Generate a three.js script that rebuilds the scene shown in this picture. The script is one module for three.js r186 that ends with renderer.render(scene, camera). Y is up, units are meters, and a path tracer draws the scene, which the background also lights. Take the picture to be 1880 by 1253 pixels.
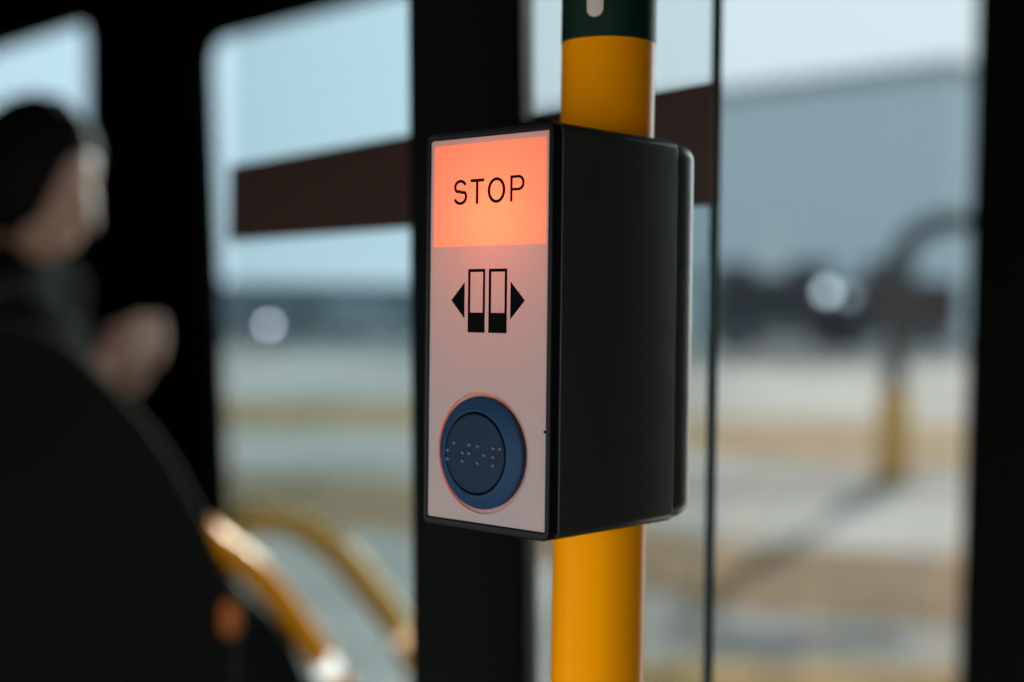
import * as THREE from 'three';
import { RoundedBoxGeometry } from 'three/addons/geometries/RoundedBoxGeometry.js';
import { mergeGeometries, mergeVertices, toCreasedNormals } from 'three/addons/utils/BufferGeometryUtils.js';
import { MarchingCubes } from 'three/addons/objects/MarchingCubes.js';
import { ImprovedNoise } from 'three/addons/math/ImprovedNoise.js';
import { Brush, Evaluator, SUBTRACTION } from 'three-bvh-csg';

// ---------------------------------------------------------------- camera, sky, sun, exposure
const scene = new THREE.Scene();
const camera = new THREE.PerspectiveCamera(27, 1024 / 682, 0.02, 900);
camera.rotation.order = 'YXZ';
camera.position.set(0, 1.3, 0);
camera.rotation.set(-0.0209, 0, 0.0115);
camera.focus = 0.482;
camera.userData.fStop = 3.7;
camera.updateMatrixWorld(true);

const renderer = new THREE.WebGLRenderer({ antialias: true });
renderer.toneMapping = THREE.LinearToneMapping;
renderer.toneMappingExposure = 6.0;
renderer.shadowMap.enabled = true;

// hazy winter daylight: a cool pale dome with a soft aureole round a low sun in front, just right of the frame
const sunWay = new THREE.Vector3(0.389, 0.319, -0.864).normalize();
{
  const w = 256, h = 128, d = new Float32Array(w * h * 4), v = new THREE.Vector3();
  for (let y = 0; y < h; y++) for (let x = 0; x < w; x++) {
    const e = ((y + 0.5) / h - 0.5) * Math.PI, a = ((x + 0.5) / w - 0.5) * 2 * Math.PI, k = (y * w + x) * 4;
    v.set(Math.cos(e) * Math.cos(a), Math.sin(e), Math.cos(e) * Math.sin(a));
    const t = Math.max(0, v.y), glow = Math.exp(-((Math.acos(Math.min(1, v.dot(sunWay))) / 0.5) ** 2)), l = 0.67 + 0.2 * t;
    d[k] = l * (0.86 - 0.06 * t) + 0.12 * glow; d[k + 1] = l * 0.97 + 0.1 * glow; d[k + 2] = l * 1.04 + 0.07 * glow; d[k + 3] = 1;
  }
  const sky = new THREE.DataTexture(d, w, h, THREE.RGBAFormat, THREE.FloatType);
  sky.mapping = THREE.EquirectangularReflectionMapping;
  sky.magFilter = THREE.LinearFilter; sky.needsUpdate = true;
  scene.background = sky; scene.environment = sky;
}
const sun = new THREE.DirectionalLight(new THREE.Color(1, 0.93, 0.82), 5);
sun.position.copy(sunWay).multiplyScalar(80); sun.target.position.set(0, 0, 0);
sun.castShadow = true; sun.shadow.radius = 1.6; sun.shadow.mapSize.set(2048, 2048);
Object.assign(sun.shadow.camera, { left: -60, right: 60, top: 60, bottom: -60, near: 1, far: 200 });
scene.add(sun, sun.target);

// ---------------------------------------------------------------- helpers
const EYE = camera.position.clone(), V3 = THREE.Vector3;
const FPX = 626.5 / Math.tan(THREE.MathUtils.degToRad(13.5));
const GROUND = -0.35;
function sight(px, py) { return new V3((px - 940) / FPX, -(py - 626.5) / FPX, -1).applyQuaternion(camera.quaternion); }
function at(px, py, depth) { const d = sight(px, py); return EYE.clone().addScaledVector(d, depth / -d.z); }
function onPlane(px, py, p, n) { const d = sight(px, py); return EYE.clone().addScaledVector(d, p.clone().sub(EYE).dot(n) / d.dot(n)); }
function onGround(px, py) { return onPlane(px, py, new V3(0, GROUND, 0), new V3(0, 1, 0)); }

let seed = 7;
const rnd = () => (seed = (seed * 16807) % 2147483647) / 2147483647;
const noise = new ImprovedNoise();
function noiseTexture(size, f, repeat = 1) {           // f(u, v) -> [r, g, b] or a number, 0..1
  const a = new Uint8Array(size * size * 4);
  for (let y = 0; y < size; y++) for (let x = 0; x < size; x++) {
    const c = f(x / size, y / size), k = (y * size + x) * 4;
    for (let i = 0; i < 3; i++) a[k + i] = 255 * Math.min(1, Math.max(0, Array.isArray(c) ? c[i] : c));
    a[k + 3] = 255;
  }
  const t = new THREE.DataTexture(a, size, size);
  t.wrapS = t.wrapT = THREE.RepeatWrapping; t.magFilter = THREE.LinearFilter; t.minFilter = THREE.LinearMipmapLinearFilter;
  t.repeat.set(repeat, repeat); t.needsUpdate = true;
  return t;
}
const lin = (r, g, b) => new THREE.Color().setRGB(r, g, b);
function mat(c, roughness = 0.6, more = {}) { return new THREE.MeshPhysicalMaterial({ color: lin(...c), roughness, ...more }); }

const taken = {};
function numbered(name) { const n = taken[name] = (taken[name] ?? -1) + 1; return n ? `${name}_${String(n).padStart(3, '0')}` : name; }
function part(name, geometry, material, parent, label) {
  const m = new THREE.Mesh(geometry, material);
  m.name = name; m.castShadow = m.receiveShadow = true; parent.add(m);
  if (label) m.userData.label = label;
  return m;
}
function tag(o, label, category, group) { o.userData.label = label; o.userData.category = category; if (group) o.userData.group = group; return o; }
function thing(name, label, category, pos = [0, 0, 0], turn = 0, group) {
  const o = new THREE.Group(); o.name = numbered(name); o.position.set(...pos); o.rotation.y = turn; scene.add(o);
  return tag(o, label, category, group);
}
function struct(name, geometry, material, label) {
  const m = part(numbered(name), geometry, material, scene); m.userData.kind = 'structure'; if (label) m.userData.label = label; return m;
}
function roundRect(w, h, r, cx = 0, cy = 0, S = THREE.Shape) {
  const s = new S(), x = cx - w / 2, y = cy - h / 2;
  s.moveTo(x + r, y); s.lineTo(x + w - r, y); s.absarc(x + w - r, y + r, r, -Math.PI / 2, 0);
  s.lineTo(x + w, y + h - r); s.absarc(x + w - r, y + h - r, r, 0, Math.PI / 2);
  s.lineTo(x + r, y + h); s.absarc(x + r, y + h - r, r, Math.PI / 2, Math.PI);
  s.lineTo(x, y + r); s.absarc(x + r, y + r, r, Math.PI, 1.5 * Math.PI);
  return s;
}
function extrude(shape, z0, z1, bevel = 0, steps = 3, curve = 10) {    // from z0 to z1, edges rounded by bevel, outline kept
  const g = new THREE.ExtrudeGeometry(shape, { depth: z1 - z0 - 2 * bevel, bevelEnabled: bevel > 0, bevelSize: bevel, bevelThickness: bevel, bevelOffset: -bevel, bevelSegments: steps, curveSegments: curve });
  g.translate(0, 0, z0 + bevel);
  return g;
}
const smooth = (g, angle = 0.6) => toCreasedNormals(g, angle);
function box(w, h, d, x = 0, y = 0, z = 0, r = 0) { const g = r ? new RoundedBoxGeometry(w, h, d, 3, r) : new THREE.BoxGeometry(w, h, d); g.translate(x, y, z); return g; }
function tube(points, r, n = 60, k = 14) { return new THREE.TubeGeometry(new THREE.CatmullRomCurve3(points), n, r, k, false); }

// ---------------------------------------------------------------- materials
const fineGrain = noiseTexture(256, (u, v) => 0.5 + 0.28 * noise.noise(u * 90, v * 90, 1.5) + 0.22 * (rnd() - 0.5));
const M = {
  plastic: mat([0.026, 0.031, 0.0265], 0.26, { bumpMap: (() => { const t = fineGrain.clone(); t.repeat.set(40, 40); return t; })(), bumpScale: 0.00009 }),
  bezel: mat([0.006, 0.006, 0.006], 0.3, { specularIntensity: 0.2 }),
  ink: mat([0.003, 0.003, 0.003], 0.9, { specularIntensity: 0.1 }),
  liner: mat([0.6, 0.6, 0.6], 0.8),
  panel: mat([0.52, 0.485, 0.475], 1, { transmission: 0.34, thickness: 0, specularIntensity: 0.5 }),
  stopWindow: mat([0.88, 0.64, 0.48], 1, { transmission: 0.72, thickness: 0, specularIntensity: 0.5 }),
  collar: mat([0.6, 0.45, 0.42], 1, { transmission: 0.45, thickness: 0 }),
  blue: mat([0.017, 0.048, 0.108], 0.5, { specularIntensity: 0.3 }),
  blueCap: mat([0.008, 0.021, 0.046], 0.6, { specularIntensity: 0.35 }),
  blueDot: mat([0.03, 0.075, 0.14], 0.3),
  yellow: mat([0.92, 0.31, 0.001], 0.3, { specularIntensity: 0.5, specularColor: lin(1, 0.45, 0.02) }),
  sticker: mat([0.004, 0.023, 0.014], 0.45, { specularIntensity: 0.3 }),
  stickerMark: mat([0.6, 0.52, 0.5], 0.5),
  black: mat([0.006, 0.0065, 0.005], 0.75, { specularIntensity: 0.12 }),
  postBlack: mat([0.003, 0.0033, 0.0031], 0.8, { specularIntensity: 0.15 }),
  floor: mat([0.02, 0.02, 0.02], 0.85, { specularIntensity: 0.3 }),
  busGlass: mat([0.168, 0.211, 0.228], 0, { transmission: 1, thickness: 0, ior: 1.5 }),
  doorGlass: mat([0.168, 0.184, 0.19], 0, { transmission: 1, thickness: 0, ior: 1.5 }),
  paneGlass: mat([0.96, 0.985, 0.98], 0, { transmission: 1, thickness: 0, ior: 1.5 }),
  glassEdge: mat([0.006, 0.034, 0.038], 0.25),
  brown: mat([0.05, 0.027, 0.022], 0.4),
  chrome: mat([0.8, 0.8, 0.8], 0.15, { metalness: 1 }),
  orange: mat([0.55, 0.13, 0.006], 0.5),
};

// ---------------------------------------------------------------- the bus round the camera
// bus axes: x runs along the window side, z points from that side into the bus
const busTurn = THREE.MathUtils.degToRad(-48.1), busAt = at(1790, 572, 2.0).setY(0);
const busX = new V3(Math.cos(busTurn), 0, -Math.sin(busTurn)), busZ = new V3(Math.sin(busTurn), 0, Math.cos(busTurn));
function toBus(p) { const q = p.clone().sub(busAt); return new THREE.Vector2(q.dot(busX), q.y); }
function busStruct(name, g, m, label) { const o = struct(name, g, m, label); o.position.copy(busAt); o.rotation.y = busTurn; return o; }
const X0 = -6.2, X1 = 3.6, WIDE = 2.5, ROOF = 2.3;
{
  const cut = (px, py) => toBus(onPlane(px, py, busAt, busZ));
  // corners of the openings on the wall; sides lean as they do in the photograph
  const lean = (x0, y0, x1, y1, h) => { const a = cut(x0, y0), b = cut(x1, y1), t = (h - a.y) / (b.y - a.y); return new THREE.Vector2(a.x + (b.x - a.x) * t, h); };
  const opening = (l, r, radius, TOP = cut(390, 55).y, SILL = 0.42) => {
    const c = [lean(...l, SILL), lean(...r, SILL), lean(...r, TOP), lean(...l, TOP)], pts = [];
    c.forEach((p, i) => {
      const a = c[(i + 3) % 4].clone().sub(p).normalize(), b = c[(i + 1) % 4].clone().sub(p).normalize();
      for (let k = 0; k <= 6; k++) { const t = k / 6, q = p.clone().addScaledVector(a, radius * (1 - t) ** 2).addScaledVector(b, radius * t ** 2); pts.push(q); }
    });
    return pts;
  };
  const holes = [
    opening([-60, 100, -60, 900], [157, 60, 160, 430], 0.09, cut(110, 45).y, cut(150, 330).y),
    opening([360, 90, 390, 900], [845, 0, 850, 1200], 0.09),
    opening([893, 0, 893, 1200], [1797, 20, 1763, 1240], 0.06),
    opening([2010, 20, 2010, 1240], [2950, 20, 2950, 1240], 0.06),
  ];
  const s = new THREE.Shape([[X0, 0], [X1, 0], [X1, ROOF], [X0, ROOF]].map(([x, y]) => new THREE.Vector2(x, y)));
  for (const h of holes) s.holes.push(new THREE.Path(h));
  const wall = busStruct('bus_side_wall', extrude(s, -0.05, 0), M.black, 'black bus side wall with its window openings');
  holes.forEach((h, i) => {
    const ring = new THREE.Shape(h); 
    const c = h.reduce((a, p) => a.add(p), new THREE.Vector2()).divideScalar(h.length);
    ring.holes.push(new THREE.Path(h.map((p) => p.clone().sub(c).multiplyScalar(0.975).add(c))));
    part('window_gasket', extrude(ring, -0.034, -0.016), M.black, wall);
    const g = new THREE.ShapeGeometry(new THREE.Shape(h)); g.translate(0, 0, -0.025);
    part('window_pane', g, i === 3 ? M.paneGlass : i === 2 ? M.doorGlass : M.busGlass, wall);
  });
  // opposite side: an open double door next to the camera lets the daylight in
  const b = new THREE.Shape([[X0, 0], [X1, 0], [X1, ROOF], [X0, ROOF]].map(([x, y]) => new THREE.Vector2(x, y)));
  b.holes.push(roundRect(3.6, 1.36, 0.06, 1.45, 0.72, THREE.Path));
  busStruct('bus_door_wall', extrude(b, WIDE, WIDE + 0.05), M.black, 'black bus side wall with the open door');
  busStruct('bus_floor', box(X1 - X0, 0.06, WIDE + 0.1, (X0 + X1) / 2, -0.0301, WIDE / 2), M.floor);
  busStruct('bus_ceiling', box(X1 - X0, 0.06, WIDE + 0.1, (X0 + X1) / 2, ROOF + 0.0301, WIDE / 2), M.black);
  for (const x of [X0 - 0.0301, X1 + 0.0301]) busStruct('bus_end_wall', box(0.06, ROOF + 0.12, WIDE + 0.1, x, ROOF / 2, WIDE / 2), M.black);
}

// ---------------------------------------------------------------- outside: ground and markings
{
  const n2 = (u, v, f) => noise.noise(u * f, v * f, 3.3);
  const concrete = noiseTexture(512, (u, v) => { const k = 0.77 + 0.2 * n2(u, v, 4) + 0.12 * n2(u, v, 11) + 0.07 * n2(u, v, 23) + 0.08 * (rnd() - 0.5); return [k, k * 0.985, k * 0.96]; });
  concrete.colorSpace = THREE.SRGBColorSpace; concrete.repeat.set(0.08, 0.08);
  const grass = noiseTexture(256, (u, v) => { const k = 0.8 + 0.25 * n2(u, v, 12) + 0.2 * (rnd() - 0.5); return [k, k * 0.97, k * 0.9]; });
  grass.colorSpace = THREE.SRGBColorSpace; grass.repeat.set(0.4, 0.4);
  const g = new THREE.PlaneGeometry(900, 900); g.rotateX(-Math.PI / 2);
  const uv = g.attributes.uv, p = g.attributes.position;
  for (let i = 0; i < uv.count; i++) uv.setXY(i, p.getX(i), p.getZ(i));
  const gm = struct('ground', g, mat([0.55, 0.505, 0.485], 0.95, { map: concrete, specularIntensity: 0.15 }), 'pale concrete yard outside the bus');
  gm.position.y = GROUND;
  const sheet = (name, pts, y, m, label) => {
    const s = new THREE.Shape(pts.map(([px, py]) => { const q = onGround(px, py); return new THREE.Vector2(q.x, q.z); }));
    const q = new THREE.ShapeGeometry(s); q.rotateX(Math.PI / 2);
    const o = struct(name, q, m, label); o.position.y = GROUND + y; return o;
  };
  const dry = mat([0.42, 0.28, 0.16], 0.95, { map: grass, specularIntensity: 0.15 }), olive = mat([0.29, 0.19, 0.12], 0.95, { map: grass, specularIntensity: 0.15 }), pale = mat([0.4, 0.27, 0.12], 0.95, { map: grass, specularIntensity: 0.15 });
  sheet('verge', [[-600, 722], [1000, 742], [1330, 768], [2600, 790], [2600, 920], [1330, 838], [1000, 800], [-600, 752]], 0.006, dry, 'strip of dry tan grass across the yard');
  sheet('verge', [[-600, 850], [800, 880], [1330, 1000], [2600, 1060], [2600, 1210], [1330, 1120], [800, 985], [-600, 925]], 0.006, olive, 'olive strip of worn ground nearer the bus');
  sheet('verge', [[1100, 1215], [2600, 1240], [2600, 1500], [1100, 1480]], 0.006, pale, 'sandy patch next to the bus');
}

// ---------------------------------------------------------------- outside: buildings and vehicles
{
  const clad = mat([0.56, 0.66, 0.7], 0.6), darkGlass = mat([0.05, 0.06, 0.07], 0.1), trim = mat([0.3, 0.34, 0.38], 0.5);
  // large pale hall on the right
  const a = at(1738, 572, 88), turn = THREE.MathUtils.degToRad(-45), L = 40, H = 17.0;
  const hall = thing('warehouse', 'large pale blue grey hall behind the dark trucks', 'building', [a.x, GROUND, a.z], turn);
  part('wall', box(L, H, 18, -L / 2, H / 2, -9), clad, hall);
  part('roof', box(L + 0.8, 0.5, 18.8, -L / 2, H + 0.26, -9), trim, hall);
  for (let i = 0; i < 6; i++) part('window', box(3.6, 1.6, 0.12, -4 - i * 6, 4.4, 0.07), darkGlass, hall);
  // low grey building on the left
  const b = at(360, 572, 96), low = thing('low_building', 'long low grey building seen through the left window', 'building', [b.x, GROUND, b.z], 0);
  part('wall', box(26, 3.0, 8, 13, 1.5, -4), mat([0.2, 0.22, 0.24], 0.8), low);
  part('roof', box(26.6, 0.35, 8.6, 13, 3.18, -4), mat([0.13, 0.14, 0.15], 0.8), low);
  for (let i = 0; i < 6; i++) part('window', box(2.2, 1.2, 0.1, 2.6 + i * 4.2, 1.6, 0.06), darkGlass, low);
}
const tyre = mat([0.012, 0.012, 0.012], 0.9), rimM = mat([0.3, 0.3, 0.32], 0.35, { metalness: 0.8 }), carGlass = mat([0.03, 0.035, 0.04], 0.08);
const lampOn = (c, k) => new THREE.MeshStandardMaterial({ color: 0x111111, emissive: lin(...c), emissiveIntensity: k / 3 });
function wheel(parent, x, z, r) {
  const w = part('wheel', (() => { const g = new THREE.CylinderGeometry(r, r, 0.24, 22); g.rotateX(Math.PI / 2); g.translate(x, r, z); return g; })(), tyre, parent);
  part('rim', (() => { const g = new THREE.CylinderGeometry(r * 0.58, r * 0.58, 0.26, 18); g.rotateX(Math.PI / 2); g.translate(x, r, z); return g; })(), rimM, w);
}
function profile(pts, w, m, name, parent, bevel = 0.06) { return part(name, smooth(extrude(new THREE.Shape(pts.map(([x, y]) => new THREE.Vector2(x, y))), -w / 2, w / 2, bevel)), m, parent); }
function van(label, pos, turn, colour, lamp) {
  const v = thing('parked_van', label, 'van', pos, turn, 'vehicles parked in the yard');
  profile([[-2.6, 0.35], [2.55, 0.35], [2.6, 0.9], [2.3, 1.15], [1.5, 2.0], [1.2, 2.25], [-2.5, 2.3], [-2.62, 2.1]], 1.9, colour, 'body', v, 0.08);
  part('side_window', box(0.9, 0.55, 1.93, 1.05, 1.55, 0), carGlass, v);
  profile([[1.56, 2.03], [2.32, 1.2], [2.37, 1.22], [1.6, 2.08]], 1.5, carGlass, 'windscreen', v, 0.01);
  for (const x of [-1.7, 1.75]) for (const z of [-0.86, 0.86]) wheel(v, x, z, 0.34);
  for (const z of [-0.7, 0.7]) part('headlight', box(0.1, 0.22, 0.34, 2.58, 0.82, z, 0.04), lamp && z > 0 ? lamp : rimM, v);
  part('bumper', box(0.14, 0.2, 1.8, 2.62, 0.42, 0, 0.05), tyre, v);
  return v;
}
function truck(label, pos, turn, colour, lamps) {
  const v = thing('parked_truck', label, 'truck', pos, turn, 'vehicles parked in the yard');
  part('cargo_box', box(5.6, 2.5, 2.4, -1.6, 2.25, 0, 0.05), colour, v);
  profile([[1.35, 0.5], [3.3, 0.5], [3.35, 1.5], [3.1, 2.75], [2.9, 2.95], [1.35, 3.0]], 2.3, colour, 'cab', v, 0.08);
  profile([[3.36, 1.6], [3.14, 2.66], [3.19, 2.68], [3.41, 1.62]], 1.9, carGlass, 'windscreen', v, 0.01);
  part('side_window', box(0.9, 0.7, 2.33, 2.4, 2.1, 0), carGlass, v);
  part('chassis', box(7.6, 0.3, 1.2, -0.6, 0.75, 0), tyre, v);
  for (const x of [-3.4, -2.3, 2.4]) for (const z of [-1.0, 1.0]) wheel(v, x, z, 0.48);
  for (const z of [-0.85, 0.85]) part('headlight', box(0.12, 0.4, 0.45, 3.36, 0.95, z, 0.05), rimM, v);
  for (const [x, y, z, r, m] of lamps ?? []) part('work_lamp', (() => { const g = new THREE.SphereGeometry(r, 18, 12); g.translate(x, y, z); return g; })(), m, v);
  return v;
}
{
  const dark = mat([0.02, 0.024, 0.03], 0.4), grey = mat([0.16, 0.18, 0.2], 0.4), silver = mat([0.3, 0.32, 0.34], 0.35), brownish = mat([0.05, 0.035, 0.03], 0.5);
  const place = (px, D) => { const p = at(px, 600, D); return [p.x, GROUND, p.z]; };
  truck('dark box truck with two bright lamps in front of the pale hall', place(1470, 68), 0.1, dark, [[0.85, 2.75, 1.35, 0.3, lampOn([0.8, 0.95, 1], 7)], [1.9, 2.55, 1.3, 0.3, lampOn([0.8, 0.95, 1], 2)]]);
  truck('dark brown box truck parked behind the curved post', place(1600, 74), -2.9, brownish);
  van('silver van parked before the low grey building, nearer the door post', place(690, 78), 0.2, silver);
  van('grey van with its headlight lit, seen through the left window', place(440, 74), -0.55, grey, lampOn([1, 0.85, 0.94], 42));
  van('grey van parked between the lit van and the silver van', place(590, 84), 0.1, grey);
  // post with a yellow foot and a curved arm; its shadow runs across the yard to the bus
  const bp = onGround(1640, 884), lp = thing('curved_post', 'dark curved post with a yellow foot standing in the yard', 'post', [bp.x, GROUND, bp.z]);
  const turned = (pts) => new THREE.LatheGeometry(pts.map((p) => new THREE.Vector2(...p)), 28);
  part('yellow_foot', turned([[0, 0], [0.155, 0], [0.155, 0.86], [0.15, 0.9], [0.1, 0.92]]), mat([0.6, 0.33, 0.08], 0.6), lp);
  part('base_plate', turned([[0.155, 0], [0.24, 0.001], [0.24, 0.025], [0.155, 0.03]]), mat([0.03, 0.03, 0.03], 0.8), lp);
  part('column', turned([[0.105, 0.88], [0.1, 2.12], [0.0, 2.12]]), brownish, lp);
  part('arm', tube([new V3(0, 2.0, 0), new V3(0.02, 2.2, 0), new V3(0.14, 2.42, 0), new V3(0.36, 2.56, 0), new V3(0.62, 2.6, 0), new V3(0.85, 2.58, 0)], 0.11, 36, 14), dark, lp);
  part('lamp_head', box(0.5, 0.09, 0.24, 1.05, 2.55, 0, 0.03), dark, lp);
}

// ---------------------------------------------------------------- black door post and glass partition
{
  const p = at(868, 572, 0.75);
  const post = thing('door_post', 'black upright post right behind the stop button box', 'post', [p.x, 0, p.z], -0.35);
  const shaft = part('shaft', smooth(extrude(roundRect(0.064, 0.03, 0.008), 0, ROOF - 0.02, 0)), M.postBlack, post);
  shaft.geometry.rotateX(-Math.PI / 2);
  part('floor_flange', smooth(extrude(roundRect(0.11, 0.08, 0.01), 0, 0.012, 0.002)).rotateX(-Math.PI / 2), M.postBlack, post);
  // lean of the post about the height of the camera
  post.rotation.order = 'ZYX'; post.rotation.z = 0.0175; post.position.x += 1.3 * 0.0175;
  const q = at(1314, 560, 0.66), dir = new V3(-0.5935, 0, -0.8048), turn = Math.atan2(-dir.z, dir.x) + Math.PI;    // local -x runs along the pane
  const gp = thing('glass_partition', 'clear glass partition with a dark brown band behind the yellow pole', 'partition', [q.x, 0, q.z], turn);
  part('pane_edge', box(0.003, 1.86, 0.0052, -0.0015, 0.94, 0, 0.001), M.glassEdge, gp);
  const y1 = onPlane(1260, 165, q, new V3(-dir.z, 0, dir.x)).y, y0 = onPlane(1260, 383, q, new V3(-dir.z, 0, dir.x)).y;
  const end = onPlane(420, 370, q, new V3(-dir.z, 0, dir.x)).setY(0).distanceTo(new V3(q.x, 0, q.z)) - 0.018;
  part('pane', box(end + 0.002, 1.86, 0.005, -end / 2 - 0.004, 0.94, 0), M.paneGlass, gp);
  part('floor_channel', box(end, 0.012, 0.02, -end / 2 - 0.004, 0.0062, 0, 0.003), M.postBlack, gp);
  const band = part('band', box(end + 0.006, y1 - y0, 0.006, -end / 2 + 0.003, (y0 + y1) / 2, 0.0058, 0.0015), M.brown, gp, 'dark brown band across the glass');
  for (const x of [-0.1]) part('clip', box(0.012, 0.008, 0.01, x, y0 - 0.002, 0.008, 0.002), M.postBlack, band);
}

// ---------------------------------------------------------------- yellow pole
const boxTurn = THREE.MathUtils.degToRad(-41.9), boxAt = new V3(-0.00884, 1.29336, -0.4856);
const boxZ = new V3(Math.sin(boxTurn), 0, Math.cos(boxTurn));
const poleAt = boxAt.clone().addScaledVector(boxZ, -0.063); poleAt.x += 0.001;
{
  const R = 0.0175;
  const pole = thing('grab_pole', 'yellow painted grab pole carrying the stop button box', 'pole', [poleAt.x - 0.0055 * 1.3, 0, poleAt.z]);
  pole.rotation.z = -0.0055;
  const g = new THREE.CylinderGeometry(R, R, ROOF - 0.004, 96, 1, false); g.translate(0, ROOF / 2, 0);
  part('tube', g, M.yellow, pole);
  part('floor_flange', new THREE.LatheGeometry([[R, 0.016], [R + 0.006, 0.014], [0.042, 0.008], [0.043, 0.001], [R, 0.001]].map((p) => new THREE.Vector2(...p)), 48), M.chrome, pole);
  const wrap = new THREE.CylinderGeometry(R + 0.0002, R + 0.0002, 0.13, 96, 1, true); wrap.translate(0, 1.3998 + 0.065, 0);
  const st = part('sticker', wrap, M.sticker, pole, 'dark green sticker wrapped round the pole');
  // white rounded bar printed on the sticker
  const rows = 90, cols = 8, pos = [], idx = [], h0 = 1.4067, h1 = 1.47, hw = 0.0031, r = R + 0.0004, mid = Math.PI / 2 + 0.36;
  for (let i = 0; i <= rows; i++) {
    const y = h0 + (h1 - h0) * i / rows, e = Math.min(y - h0, h1 - y), w = e >= hw ? hw : Math.sqrt(Math.max(0, hw * hw - (hw - e) ** 2));
    for (let j = 0; j <= cols; j++) { const a = mid - ((j / cols) * 2 - 1) * w / r; pos.push(Math.cos(a) * r, y, Math.sin(a) * r); }
  }
  for (let i = 0; i < rows; i++) for (let j = 0; j < cols; j++) { const a = i * (cols + 1) + j, b = a + cols + 1; idx.push(a, a + 1, b, a + 1, b + 1, b); }
  const bar = new THREE.BufferGeometry(); bar.setAttribute('position', new THREE.Float32BufferAttribute(pos, 3)); bar.setIndex(idx); bar.computeVertexNormals();
  part('white_mark', bar, M.stickerMark, st);
}

// ---------------------------------------------------------------- the stop button box (millimetres inside, scaled once)
{
  const S = 0.001, bx = thing('stop_button_box', 'black stop request box with lit orange STOP window and round blue button', 'stop button', boxAt.toArray(), boxTurn);
  const mm = (g) => g.scale(S, S, S);
  const W = 59.4, H = 138.8;
  const ring = (w, h, r, wi, hi, ri) => { const s = roundRect(w, h, r); s.holes.push(roundRect(wi, hi, ri, 0, 0, THREE.Path)); return s; };
  const ev = new Evaluator(); ev.attributes = ['position', 'normal']; ev.useGroups = false;
  const bored = (g) => {                                 // hole through which the pole passes
    const c = new THREE.CylinderGeometry(18.4, 18.4, 200, 48); c.translate(1.0, 0, -63); g = g.toNonIndexed ? g : g;
    for (const k of ['uv']) { c.deleteAttribute(k); g.deleteAttribute(k); }
    const a = new Brush(g), b = new Brush(c); a.updateMatrixWorld(); b.updateMatrixWorld();
    const out = ev.evaluate(a, b, SUBTRACTION).geometry;
    const q = new THREE.BufferGeometry(); q.setAttribute('position', out.attributes.position); q.setAttribute('normal', out.attributes.normal); if (out.index) q.setIndex(out.index);
    return q;
  };
  const planar = (g) => { const p = g.attributes.position, n = g.attributes.normal, uv = []; for (let i = 0; i < p.count; i++) { if (Math.abs(n.getX(i)) > 0.7) uv.push(p.getZ(i), p.getY(i)); else if (Math.abs(n.getY(i)) > 0.7) uv.push(p.getX(i), p.getZ(i)); else uv.push(p.getX(i), p.getY(i)); } g.setAttribute('uv', new THREE.Float32BufferAttribute(uv, 2)); return g; };
  // main shell, front frame and rear clamp, with real joints between them
  part('housing', planar(mm(bored(smooth(extrude(ring(W, H, 3.4, W - 5, H - 5, 2), -69.6, -4.4, 0.55, 3, 14))))), M.plastic, bx);
  part('front_frame', mm(smooth(extrude(ring(W - 0.3, H - 0.3, 2.9, 54.9, 132.7, 0.5), -4.1, 0.6, 0.6, 4, 14))), M.bezel, bx);
  part('joint', mm(extrude(ring(W - 1.6, H - 1.6, 3.6, W - 6, H - 6, 1.5), -5.2, -3.6, 0, 1, 12)), M.ink, bx);
  const clampG = new THREE.ExtrudeGeometry(roundRect(W, H, 6.5), { depth: 0.02, bevelEnabled: true, bevelSize: 3.2, bevelThickness: 11.4, bevelOffset: -3.2, bevelSegments: 14, curveSegments: 14 });
  clampG.translate(0, 0, -71.6);
  part('rear_clamp', planar(mm(bored(smooth(clampG, 1.2)))), M.plastic, bx);
  // white reflector inside
  part('reflector', mm(extrude(ring(54.4, 133, 1, 53.2, 131.8, 0.6), -40, -0.6)), M.liner, bx);
  part('reflector_back', mm(box(54, 132.4, 0.8, 0, 0, -40.5)), M.liner, bx);
  // front panel with openings for the lit window and the button
  const BX = -1.3, BY = -42.0;
  const pane = roundRect(54.6, 132.5, 0.8);
  const winCx = 0.3, winCy = 46.7, winW = 52.0, winH = 35.2;
  pane.holes.push(roundRect(winW, winH, 0.4, winCx, winCy, THREE.Path));
  pane.holes.push(new THREE.Path().absarc(BX, BY, 21.1, 0, 2 * Math.PI));
  const flat = (s, z, c = 48) => { const g = new THREE.ShapeGeometry(s, c); g.translate(0, 0, z); return mm(g); };
  part('front_panel', flat(pane, 0), M.panel, bx, 'white translucent front panel');
  const sw = part('stop_window', flat(roundRect(winW, winH, 0.4, winCx, winCy), 0.02), M.stopWindow, bx, 'glowing orange STOP window');
  const col = new THREE.Shape().absarc(BX, BY, 21.5, 0, 2 * Math.PI);
  part('button_collar', flat(col, -1.3), M.collar, bx);
  // lettering
  const stroke = (pts, w) => {
    const l = [], r = [];
    pts.forEach((p, i) => {
      const a = pts[Math.max(0, i - 1)], b = pts[Math.min(pts.length - 1, i + 1)], d = new THREE.Vector2(b[0] - a[0], b[1] - a[1]).normalize();
      l.push(new THREE.Vector2(p[0] - d.y * w / 2, p[1] + d.x * w / 2)); r.unshift(new THREE.Vector2(p[0] + d.y * w / 2, p[1] - d.x * w / 2));
    });
    return new THREE.Shape([...l, ...r]);
  };
  const letter = (shapes) => part('letter', mm(mergeGeometries(shapes.map((s) => extrude(s, 0.05, 0.16)))), M.ink, sw);
  const arc = (cx, cy, rx, ry, a0, a1, n = 20) => Array.from({ length: n + 1 }, (_, i) => { const a = (a0 + (a1 - a0) * i / n) * Math.PI / 180; return [cx + rx * Math.cos(a), cy + ry * Math.sin(a)]; });
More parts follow.
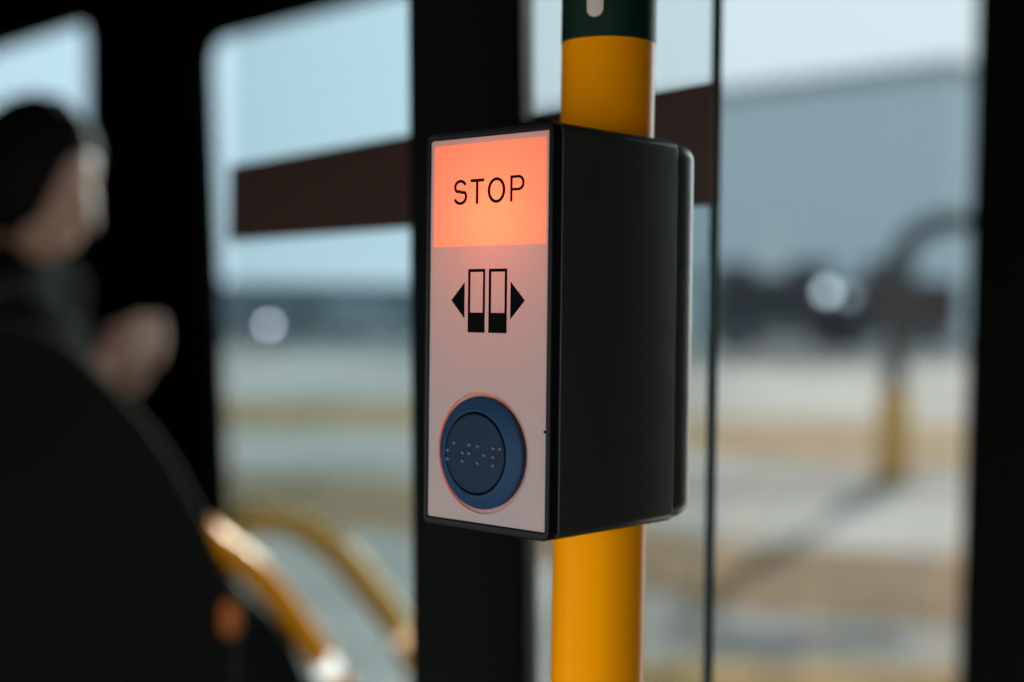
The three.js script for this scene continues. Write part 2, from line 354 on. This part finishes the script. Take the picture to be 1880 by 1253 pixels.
  const k = 1.08, top = 52.0 - k / 2, bot = 43.4 + k / 2, h = top - bot;
  const bar = (x0, y0, x1, y1) => new THREE.Shape([[x0, y0], [x1, y0], [x1, y1], [x0, y1]].map((p) => new THREE.Vector2(...p)));
  {
    const cx = -12.9, rx = 2.72, r1 = 2.05, r2 = 2.3, yA = top - r1 + 0.1, yB = bot + r2 - 0.1;
    const pts = [...arc(cx, yA, rx * 0.92, r1, 18, 205, 22), [cx - 1.6, yA - 1.55], [cx - 0.5, (yA + yB) / 2 + 0.22], [cx + 0.7, (yA + yB) / 2 - 0.2], ...arc(cx, yB, rx, r2, 38, -162, 24)];
    const curve = new THREE.CatmullRomCurve3(pts.map(([x, y]) => new V3(x, y, 0)), false, 'centripetal').getPoints(90).map((p) => [p.x, p.y]);
    letter([stroke(curve, k)]);
  }
  letter([bar(-8.1, top - k / 2, -1.7, top + k / 2), bar(-4.9 - k / 2, 43.4, -4.9 + k / 2, top - k / 2 + 0.02)]);
  { const o = new THREE.Shape().absellipse(4.1, (top + bot) / 2, 4.05, h / 2 + k / 2 + 0.1, 0, 2 * Math.PI); o.holes.push(new THREE.Path().absellipse(4.1, (top + bot) / 2, 4.05 - k * 1.05, h / 2 - k / 2 + 0.1, 0, 2 * Math.PI)); letter([o]); }
  {
    const r = 2.3, x0 = 10.4, cx = 14.2, o = new THREE.Shape();
    o.moveTo(x0, 43.5); o.lineTo(x0, 52.3); o.lineTo(cx, 52.3); o.absarc(cx, 52.3 - 2.6, 2.6, Math.PI / 2, -Math.PI / 2, true); o.lineTo(x0 + 1, 47.1); o.lineTo(x0 + 1, 43.5); o.lineTo(x0, 43.5);
    const hi = new THREE.Path(); hi.moveTo(x0 + 1, 51.35); hi.lineTo(cx - 0.1, 51.35); hi.absarc(cx - 0.1, 52.3 - 2.6, 1.65, Math.PI / 2, -Math.PI / 2, true); hi.lineTo(x0 + 1, 48.05); hi.lineTo(x0 + 1, 51.35);
    o.holes.push(hi); letter([o]);
  }
  // door pictogram
  const sym = new THREE.Group(); sym.name = 'door_symbol'; bx.add(sym);
  const ink = (name, s) => part(name, mm(extrude(s, 0.05, 0.15)), M.ink, sym);
  const tri = (a) => new THREE.Shape(a.map((p) => new THREE.Vector2(...p)));
  const door = (x0, x1, ix0, ix1) => { const s = bar(x0, -0.8, x1, 21.05); s.holes.push(new THREE.Path([[ix0, 6.05], [ix1, 6.05], [ix1, 20.0], [ix0, 20.0]].map((p) => new THREE.Vector2(...p)))); return s; };
  ink('arrow', tri([[-16.7, 10.3], [-10.4, 4.0], [-10.4, 16.5]]));
  ink('door_leaf', door(-8.7, -0.75, -7.65, -1.65));
  ink('door_leaf', door(1.05, 9.4, 2.1, 8.4));
  ink('arrow', tri([[17.5, 10.3], [11.05, 16.6], [11.05, 3.9]]));
  // push button with raised braille
  const prof = [[0, -6], [18.9, -6], [19.25, 0.2], [19.4, 0.7], [19.25, 1.15], [18.6, 1.7], [17.2, 2.5], [15.7, 3.35], [14.9, 3.75], [14.55, 3.8], [14.3, 3.6], [14.2, 2.9]];
  const bevel = new THREE.LatheGeometry(prof.map(([r, z]) => new THREE.Vector2(r, z)), 96); bevel.rotateX(Math.PI / 2); bevel.translate(BX, BY, 0);
  const pb = part('push_button', mm(bevel), M.blue, bx, 'round blue push button');
  const cap = new THREE.LatheGeometry([[0, 4.05], [11, 4.03], [13.0, 3.95], [13.45, 3.8], [13.6, 3.5], [13.6, 2.0]].reverse().map(([r, z]) => new THREE.Vector2(r, z)), 96); cap.rotateX(Math.PI / 2); cap.translate(BX, BY, 0);
  part('cap', mm(cap), M.blueCap, pb);
  part('groove', mm(flatRing()), M.ink, pb);
  function flatRing() { const g = new THREE.RingGeometry(13.4, 14.4, 96); g.translate(BX, BY, 2.7); return g; }
  const dotG = new THREE.SphereGeometry(0.95, 14, 8); dotG.scale(1, 1, 0.75);
  const cells = [[2, 3, 4], [2, 3, 4, 5], [1, 3, 5], [1, 2, 3, 4]];           // S T O P
  cells.forEach((c, i) => c.forEach((d) => {
    const x = -13.75 + i * 7.12 + (d > 3 ? 3.05 : 0), y = -39.05 - 0.26 * i - ((d - 1) % 3) * 2.9;
    const g = dotG.clone(); g.translate(x, y + 0.2, 4.0); part('braille_dot', mm(g), M.blueDot, pb);
  }));
  // screw seen at the edge of the panel
  part('panel_screw', mm(new THREE.CylinderGeometry(0.5, 0.5, 0.4, 12).rotateX(Math.PI / 2).translate(27.0, -33, 0.1)), M.ink, bx);
  // the lamp behind the window
  const led = new THREE.MeshStandardMaterial({ color: 0x221008, emissive: lin(1, 0.24, 0.06), emissiveIntensity: 0.4 });
  const lampMesh = part('led_lamp', mm(new THREE.SphereGeometry(2.4, 20, 12).translate(1.5, 36.5, -23)), led, bx);
  const lamp = new THREE.PointLight(lin(1, 0.15, 0.06), 0.0007); lamp.position.set(0.0015, 0.0365, -0.023);
  lamp.shadow.radius = 0.1; lamp.castShadow = true; bx.add(lamp);
  // and the small red one that rings the button
  part('led_lamp', mm(new THREE.SphereGeometry(1.6, 16, 10).translate(BX, BY, -15)), led, bx);
  const ringLamp = new THREE.PointLight(lin(1, 0.1, 0.06), 0.00015); ringLamp.position.set(BX * S, BY * S, -0.015); ringLamp.shadow.radius = 0.08; ringLamp.castShadow = true; bx.add(ringLamp);
}

// ---------------------------------------------------------------- seat and rails at the lower left
{
  const hdir = busZ.clone().negate(), nrm = busX.clone(), p0 = at(390, 1000, 1.75);
  const flat = (px, py) => onPlane(px, py, p0, nrm);
  const foot = new V3(p0.x, 0, p0.z), turn = Math.atan2(-hdir.z, hdir.x);
  const seat = thing('passenger_chair', 'dark bus seat back with a yellow grab rail over its corner', 'seat', foot.toArray(), turn);
  const local = (v) => { const q = v.clone().sub(foot); return new V3(q.dot(hdir), q.y, q.dot(new V3().crossVectors(hdir, new V3(0, 1, 0)))); };
  const railPx = [[366, 968], [376, 980], [392, 994], [470, 1052], [548, 1150], [602, 1230], [640, 1330], [655, 1480], [650, 1800]];
  const rail = railPx.map(([x, y]) => local(flat(x, y)));
  part('grab_rail', tube(rail, 0.019, 120, 18), M.yellow, seat);
  const outline = [[-160, 580], [40, 594], [150, 658], [284, 806], [368, 955], [412, 1050], [490, 1130], [540, 1205], [570, 1310], [580, 1480], [575, 1800], [-160, 1800]].map(([x, y]) => { const q = local(flat(x, y)); return new THREE.Vector2(q.x, Math.max(q.y, 0.38)); });
  const back = smooth(extrude(new THREE.Shape(new THREE.SplineCurve(outline.slice(0, 11)).getPoints(60).concat(outline.slice(11))), -0.03, 0.022, 0.01), 0.5);
  part('backrest', back, M.black, seat);
  const cx = (outline[0].x + outline[9].x) / 2;
  part('seat_cushion', box(0.42, 0.09, 0.42, cx, 0.44, -0.2, 0.03), M.black, seat);
  part('pedestal', box(0.3, 0.4, 0.3, cx, 0.2, -0.2, 0.02), M.black, seat);
  // polished round end plates clamped on the rails; they face the open door behind the camera
  const doorMid = busAt.clone().addScaledVector(busX, 1.1).addScaledVector(busZ, WIDE).setY(0.75);
  const endPlate = (p, R, parent) => {
    const n = EYE.clone().sub(p).normalize().add(doorMid.clone().sub(p).normalize()).normalize();
    const m = part('end_plate', new THREE.CylinderGeometry(0.017, 0.0175, 0.008, 28).rotateX(Math.PI / 2), M.chrome, scene);
    m.position.copy(p).addScaledVector(n, R + 0.002); m.quaternion.setFromUnitVectors(new V3(0, 0, 1), n);
    scene.updateMatrixWorld(true); parent.attach(m);
  };
  endPlate(flat(605, 1222), 0.019, seat);
  const kn = local(flat(402, 1128)), kg = new RoundedBoxGeometry(0.02, 0.042, 0.02, 4, 0.009); kg.translate(kn.x, kn.y, 0.028);
  part('release_knob', kg, M.orange, seat);
  // second rail, farther back
  const p1 = at(600, 1000, 2.25), flat2 = (px, py) => onPlane(px, py, p1, nrm);
  const pts = [[395, 1240], [398, 1100], [415, 1000], [455, 958], [530, 958], [610, 1005], [680, 1085], [735, 1160], [775, 1240], [790, 1330], [795, 1500]].map(([x, y]) => flat2(x, y));
  const f = pts[pts.length - 1].clone(); pts.push(new V3(f.x, 0.4, f.z), new V3(f.x, 0.001, f.z)); const e = pts[0].clone(); pts.unshift(new V3(e.x, 0.001, e.z), new V3(e.x, 0.4, e.z));
  const rr = tag(part(numbered('grab_rail'), tube(pts, 0.025, 160, 18), mat([0.95, 0.55, 0.1], 0.35), scene), 'pale yellow bent grab rail standing behind the dark seat', 'grab rail');
  endPlate(flat2(740, 1168), 0.025, rr);
}

// ---------------------------------------------------------------- standing person at the left, looking down
{
  const head = at(66, 335, 2.2), turn = THREE.MathUtils.degToRad(80), sn = Math.sin(turn), cs = Math.cos(turn);
  const hl = [0, 1.53, 0.075];
  const person = thing('person', 'person in dark clothes standing with head bowed and hands before the chest', 'person', [head.x - sn * hl[2], 0, head.z - cs * hl[2]], turn);
  person.scale.setScalar(head.y / hl[1]);
  const seg = (p, a, b, ra, rb) => {
    const dx = b[0] - a[0], dy = b[1] - a[1], dz = b[2] - a[2], l = dx * dx + dy * dy + dz * dz || 1e-9;
    const t = Math.min(1, Math.max(0, ((p[0] - a[0]) * dx + (p[1] - a[1]) * dy + (p[2] - a[2]) * dz) / l));
    return Math.hypot(p[0] - a[0] - dx * t, p[1] - a[1] - dy * t, p[2] - a[2] - dz * t) - (ra + (rb - ra) * t);
  };
  const smin = (a, b, k) => { const h = Math.max(0, k - Math.abs(a - b)) / k; return Math.min(a, b) - h * h * k * 0.25; };
  function field(fn, c, half, res) {
    const mc = new MarchingCubes(res, M.black, false, false, 60000); mc.isolation = 0;
    const s = mc.size, hs = s / 2;
    for (let z = 0; z < s; z++) for (let y = 0; y < s; y++) for (let x = 0; x < s; x++)
      mc.field[x + y * s + z * s * s] = -fn([c[0] + (x - hs) / hs * half[0], c[1] + (y - hs) / hs * half[1], c[2] + (z - hs) / hs * half[2]]);
    mc.update();
    let g = new THREE.BufferGeometry();
    const a = mc.positionArray.slice(0, mc.count * 3);
    for (let i = 0; i < a.length; i += 3) for (let j = 0; j < 3; j++) a[i + j] = c[j] + a[i + j] * half[j];
    g.setAttribute('position', new THREE.BufferAttribute(a, 3));
    g = mergeVertices(g, 1e-5); g.computeVertexNormals();
    return g;
  }
  const J = { pelvis: [0, 0.93, 0], waist: [0, 1.06, 0], chest: [0, 1.24, -0.01], neck: [0, 1.4, -0.005], skull: [0, 1.47, 0.04] };
  const side = (s) => ({ sh: [s * 0.165, 1.345, -0.015], el: [s * 0.23, 1.08, 0.05], wr: [s * 0.075, 1.2, 0.165], hip: [s * 0.09, 0.9, 0], kn: [s * 0.1, 0.49, 0.015], an: [s * 0.105, 0.09, -0.02], toe: [s * 0.12, 0.045, 0.14] });
  const L = side(1), Rr = side(-1);
  const bodyF = (p) => {
    let d = smin(seg(p, J.pelvis, J.waist, 0.125, 0.115), seg(p, J.waist, J.chest, 0.115, 0.13), 0.08);
    d = smin(d, seg(p, J.chest, J.neck, 0.115, 0.055), 0.06); d = smin(d, seg(p, J.neck, J.skull, 0.055, 0.055), 0.03);
    for (const q of [L, Rr]) {
      d = smin(d, seg(p, J.neck, q.sh, 0.05, 0.058), 0.05);
      d = smin(d, seg(p, q.sh, q.el, 0.052, 0.04), 0.03); d = smin(d, seg(p, q.el, q.wr, 0.04, 0.027), 0.02);
      d = smin(d, seg(p, q.hip, q.kn, 0.085, 0.056), 0.04); d = smin(d, seg(p, q.kn, q.an, 0.054, 0.038), 0.03);
      d = smin(d, seg(p, q.an, q.toe, 0.042, 0.032), 0.02);
    }
    return d;
  };
  // head bowed forward: own axes, then turned about the neck
  const bow = 0.42, cb = Math.cos(bow), sb = Math.sin(bow);
  const toHead = (p) => { const y = p[1] - hl[1], z = p[2] - hl[2]; return [p[0], y * cb + z * sb, -y * sb + z * cb]; };
  const headF = (p0) => {
    const p = toHead(p0), el = (c, r) => { const q = Math.hypot((p[0] - c[0]) / r[0], (p[1] - c[1]) / r[1], (p[2] - c[2]) / r[2]); return (q - 1) * Math.min(...r); };
    let d = smin(el([0, 0.025, -0.01], [0.076, 0.092, 0.096]), el([0, -0.05, 0.035], [0.058, 0.068, 0.062]), 0.04);
    d = smin(d, seg(p, [0, 0.015, 0.086], [0, -0.022, 0.108], 0.009, 0.014), 0.014);
    d = smin(d, seg(p, [-0.018, -0.06, 0.088], [0.018, -0.06, 0.088], 0.008, 0.008), 0.01);
    for (const s of [-1, 1]) {
      d = Math.max(d, -(Math.hypot(p[0] - s * 0.032, p[1] - 0.008, p[2] - 0.102) - 0.017));
      d = smin(d, Math.hypot(p[0] - s * 0.032, p[1] - 0.006, p[2] - 0.078) - 0.0125, 0.003);
      d = smin(d, seg(p, [s * 0.077, 0.012, -0.008], [s * 0.075, -0.025, -0.002], 0.012, 0.008), 0.008);
    }
    return smin(d, seg(p0, J.neck, J.skull, 0.055, 0.055), 0.03);
  };
  const handF = (s) => (p) => {
    const w = side(s).wr, o = [-s * 0.012, 0.028, 0.035], pc = [w[0] + o[0], w[1] + o[1], w[2] + o[2]], pe = [pc[0] - s * 0.01, pc[1] + 0.03, pc[2] + 0.03];
    let d = smin(seg(p, w, pc, 0.026, 0.03), seg(p, pc, pe, 0.03, 0.026), 0.02);
    for (let i = 0; i < 4; i++) {
      const y = -0.018 + i * 0.019, a = [pe[0] + s * 0.006, pe[1] + y, pe[2] + 0.005], len = [0.022, 0.028, 0.03, 0.026][i];
      const b = [a[0] - s * 0.006, a[1] + 0.01, a[2] + len], c = [b[0] - s * len * 0.85, b[1] + 0.006, b[2] + 0.008], e = [c[0] - s * len * 0.4, c[1] + 0.002, c[2] - 0.012];
      d = Math.min(d, Math.min(seg(p, a, b, 0.0095, 0.009), seg(p, b, c, 0.009, 0.0085), seg(p, c, e, 0.0085, 0.0075)));
    }
    const t0 = [pc[0] - s * 0.014, pc[1] + 0.01, pc[2]], t1 = [t0[0] - s * 0.014, t0[1] + 0.034, t0[2] + 0.01], t2 = [t1[0] - s * 0.012, t1[1] + 0.022, t1[2] + 0.02];
    return smin(d, Math.min(seg(p, t0, t1, 0.012, 0.0105), seg(p, t1, t2, 0.0105, 0.0085)), 0.006);
  };
  const skin = mat([0.5, 0.31, 0.23], 0.5), coat = mat([0.005, 0.0055, 0.004], 0.95, { specularIntensity: 0.05 }), cloth = mat([0.01, 0.01, 0.012], 0.9, { specularIntensity: 0.3 }), hairM = mat([0.006, 0.005, 0.004], 0.7, { specularIntensity: 0.25 });
  const bodyG = mergeGeometries([field(bodyF, [0, 0.75, 0.08], [0.36, 0.8, 0.3], 84), field(headF, [0, 1.5, 0.07], [0.17, 0.17, 0.17], 84), field(handF(1), [0.05, 1.245, 0.23], [0.1, 0.1, 0.1], 64), field(handF(-1), [-0.05, 1.245, 0.23], [0.1, 0.1, 0.1], 64)]);
  const body = part('body', bodyG, skin, person);
  const coatF = (p) => {
    const f = 0.006 * Math.sin(p[1] * 42 + p[0] * 15) * Math.sin(p[2] * 30 + p[1] * 9);
    let d = smin(seg(p, [0, 0.82, 0], J.waist, 0.165, 0.14), seg(p, J.waist, J.chest, 0.14, 0.15), 0.08);
    d = smin(d, seg(p, J.chest, [0, 1.36, -0.01], 0.135, 0.085), 0.06); d = smin(d, seg(p, [0, 1.37, -0.02], [0, 1.43, -0.01], 0.082, 0.078), 0.02);
    for (const q of [L, Rr]) { d = smin(d, seg(p, J.neck, q.sh, 0.07, 0.08), 0.05); d = smin(d, seg(p, q.sh, q.el, 0.074, 0.06), 0.04); d = smin(d, seg(p, q.el, q.wr, 0.06, 0.042), 0.03); }
    return Math.max(d + f, 0.72 - p[1], p[1] - 1.435);
  };
  part('jacket', field(coatF, [0, 1.08, 0.06], [0.36, 0.42, 0.3], 76), coat, body);
  const legF = (p) => { let d = 9; for (const q of [L, Rr]) d = smin(d, smin(seg(p, q.hip, q.kn, 0.1, 0.072), seg(p, q.kn, [q.an[0], 0.08, q.an[2]], 0.07, 0.06), 0.04), 0.03); return Math.max(smin(d, seg(p, J.pelvis, [0, 0.86, 0], 0.13, 0.12), 0.06), 0.07 - p[1], p[1] - 0.98); };
  part('trousers', field(legF, [0, 0.52, 0], [0.3, 0.52, 0.26], 64), cloth, body);
  for (const q of [L, Rr]) part('shoe', field((p) => Math.max(smin(seg(p, [q.an[0], 0.05, q.an[2] - 0.03], [q.toe[0], 0.04, q.toe[2]], 0.055, 0.045), seg(p, [q.an[0], 0.05, q.an[2]], [q.an[0], 0.11, q.an[2]], 0.05, 0.05), 0.02), 0.002 - p[1]), [q.an[0], 0.08, 0.05], [0.1, 0.1, 0.18], 40), hairM, body);
  const hairF = (p0) => { const p = toHead(p0), q = Math.hypot(p[0] / 0.09, (p[1] - 0.005) / 0.132, (p[2] + 0.016) / 0.108); return Math.max((q - 1) * 0.09 + 0.003 * Math.sin(p[0] * 160) * Math.sin(p[1] * 90 + p[2] * 70), p[2] - 0.062 - Math.max(0, p[1] - 0.07) * 0.9, -0.11 - p[1]); };
  part('hair', field(hairF, [0, 1.53, 0.06], [0.16, 0.16, 0.16], 60), hairM, body);
}

renderer.render(scene, camera);
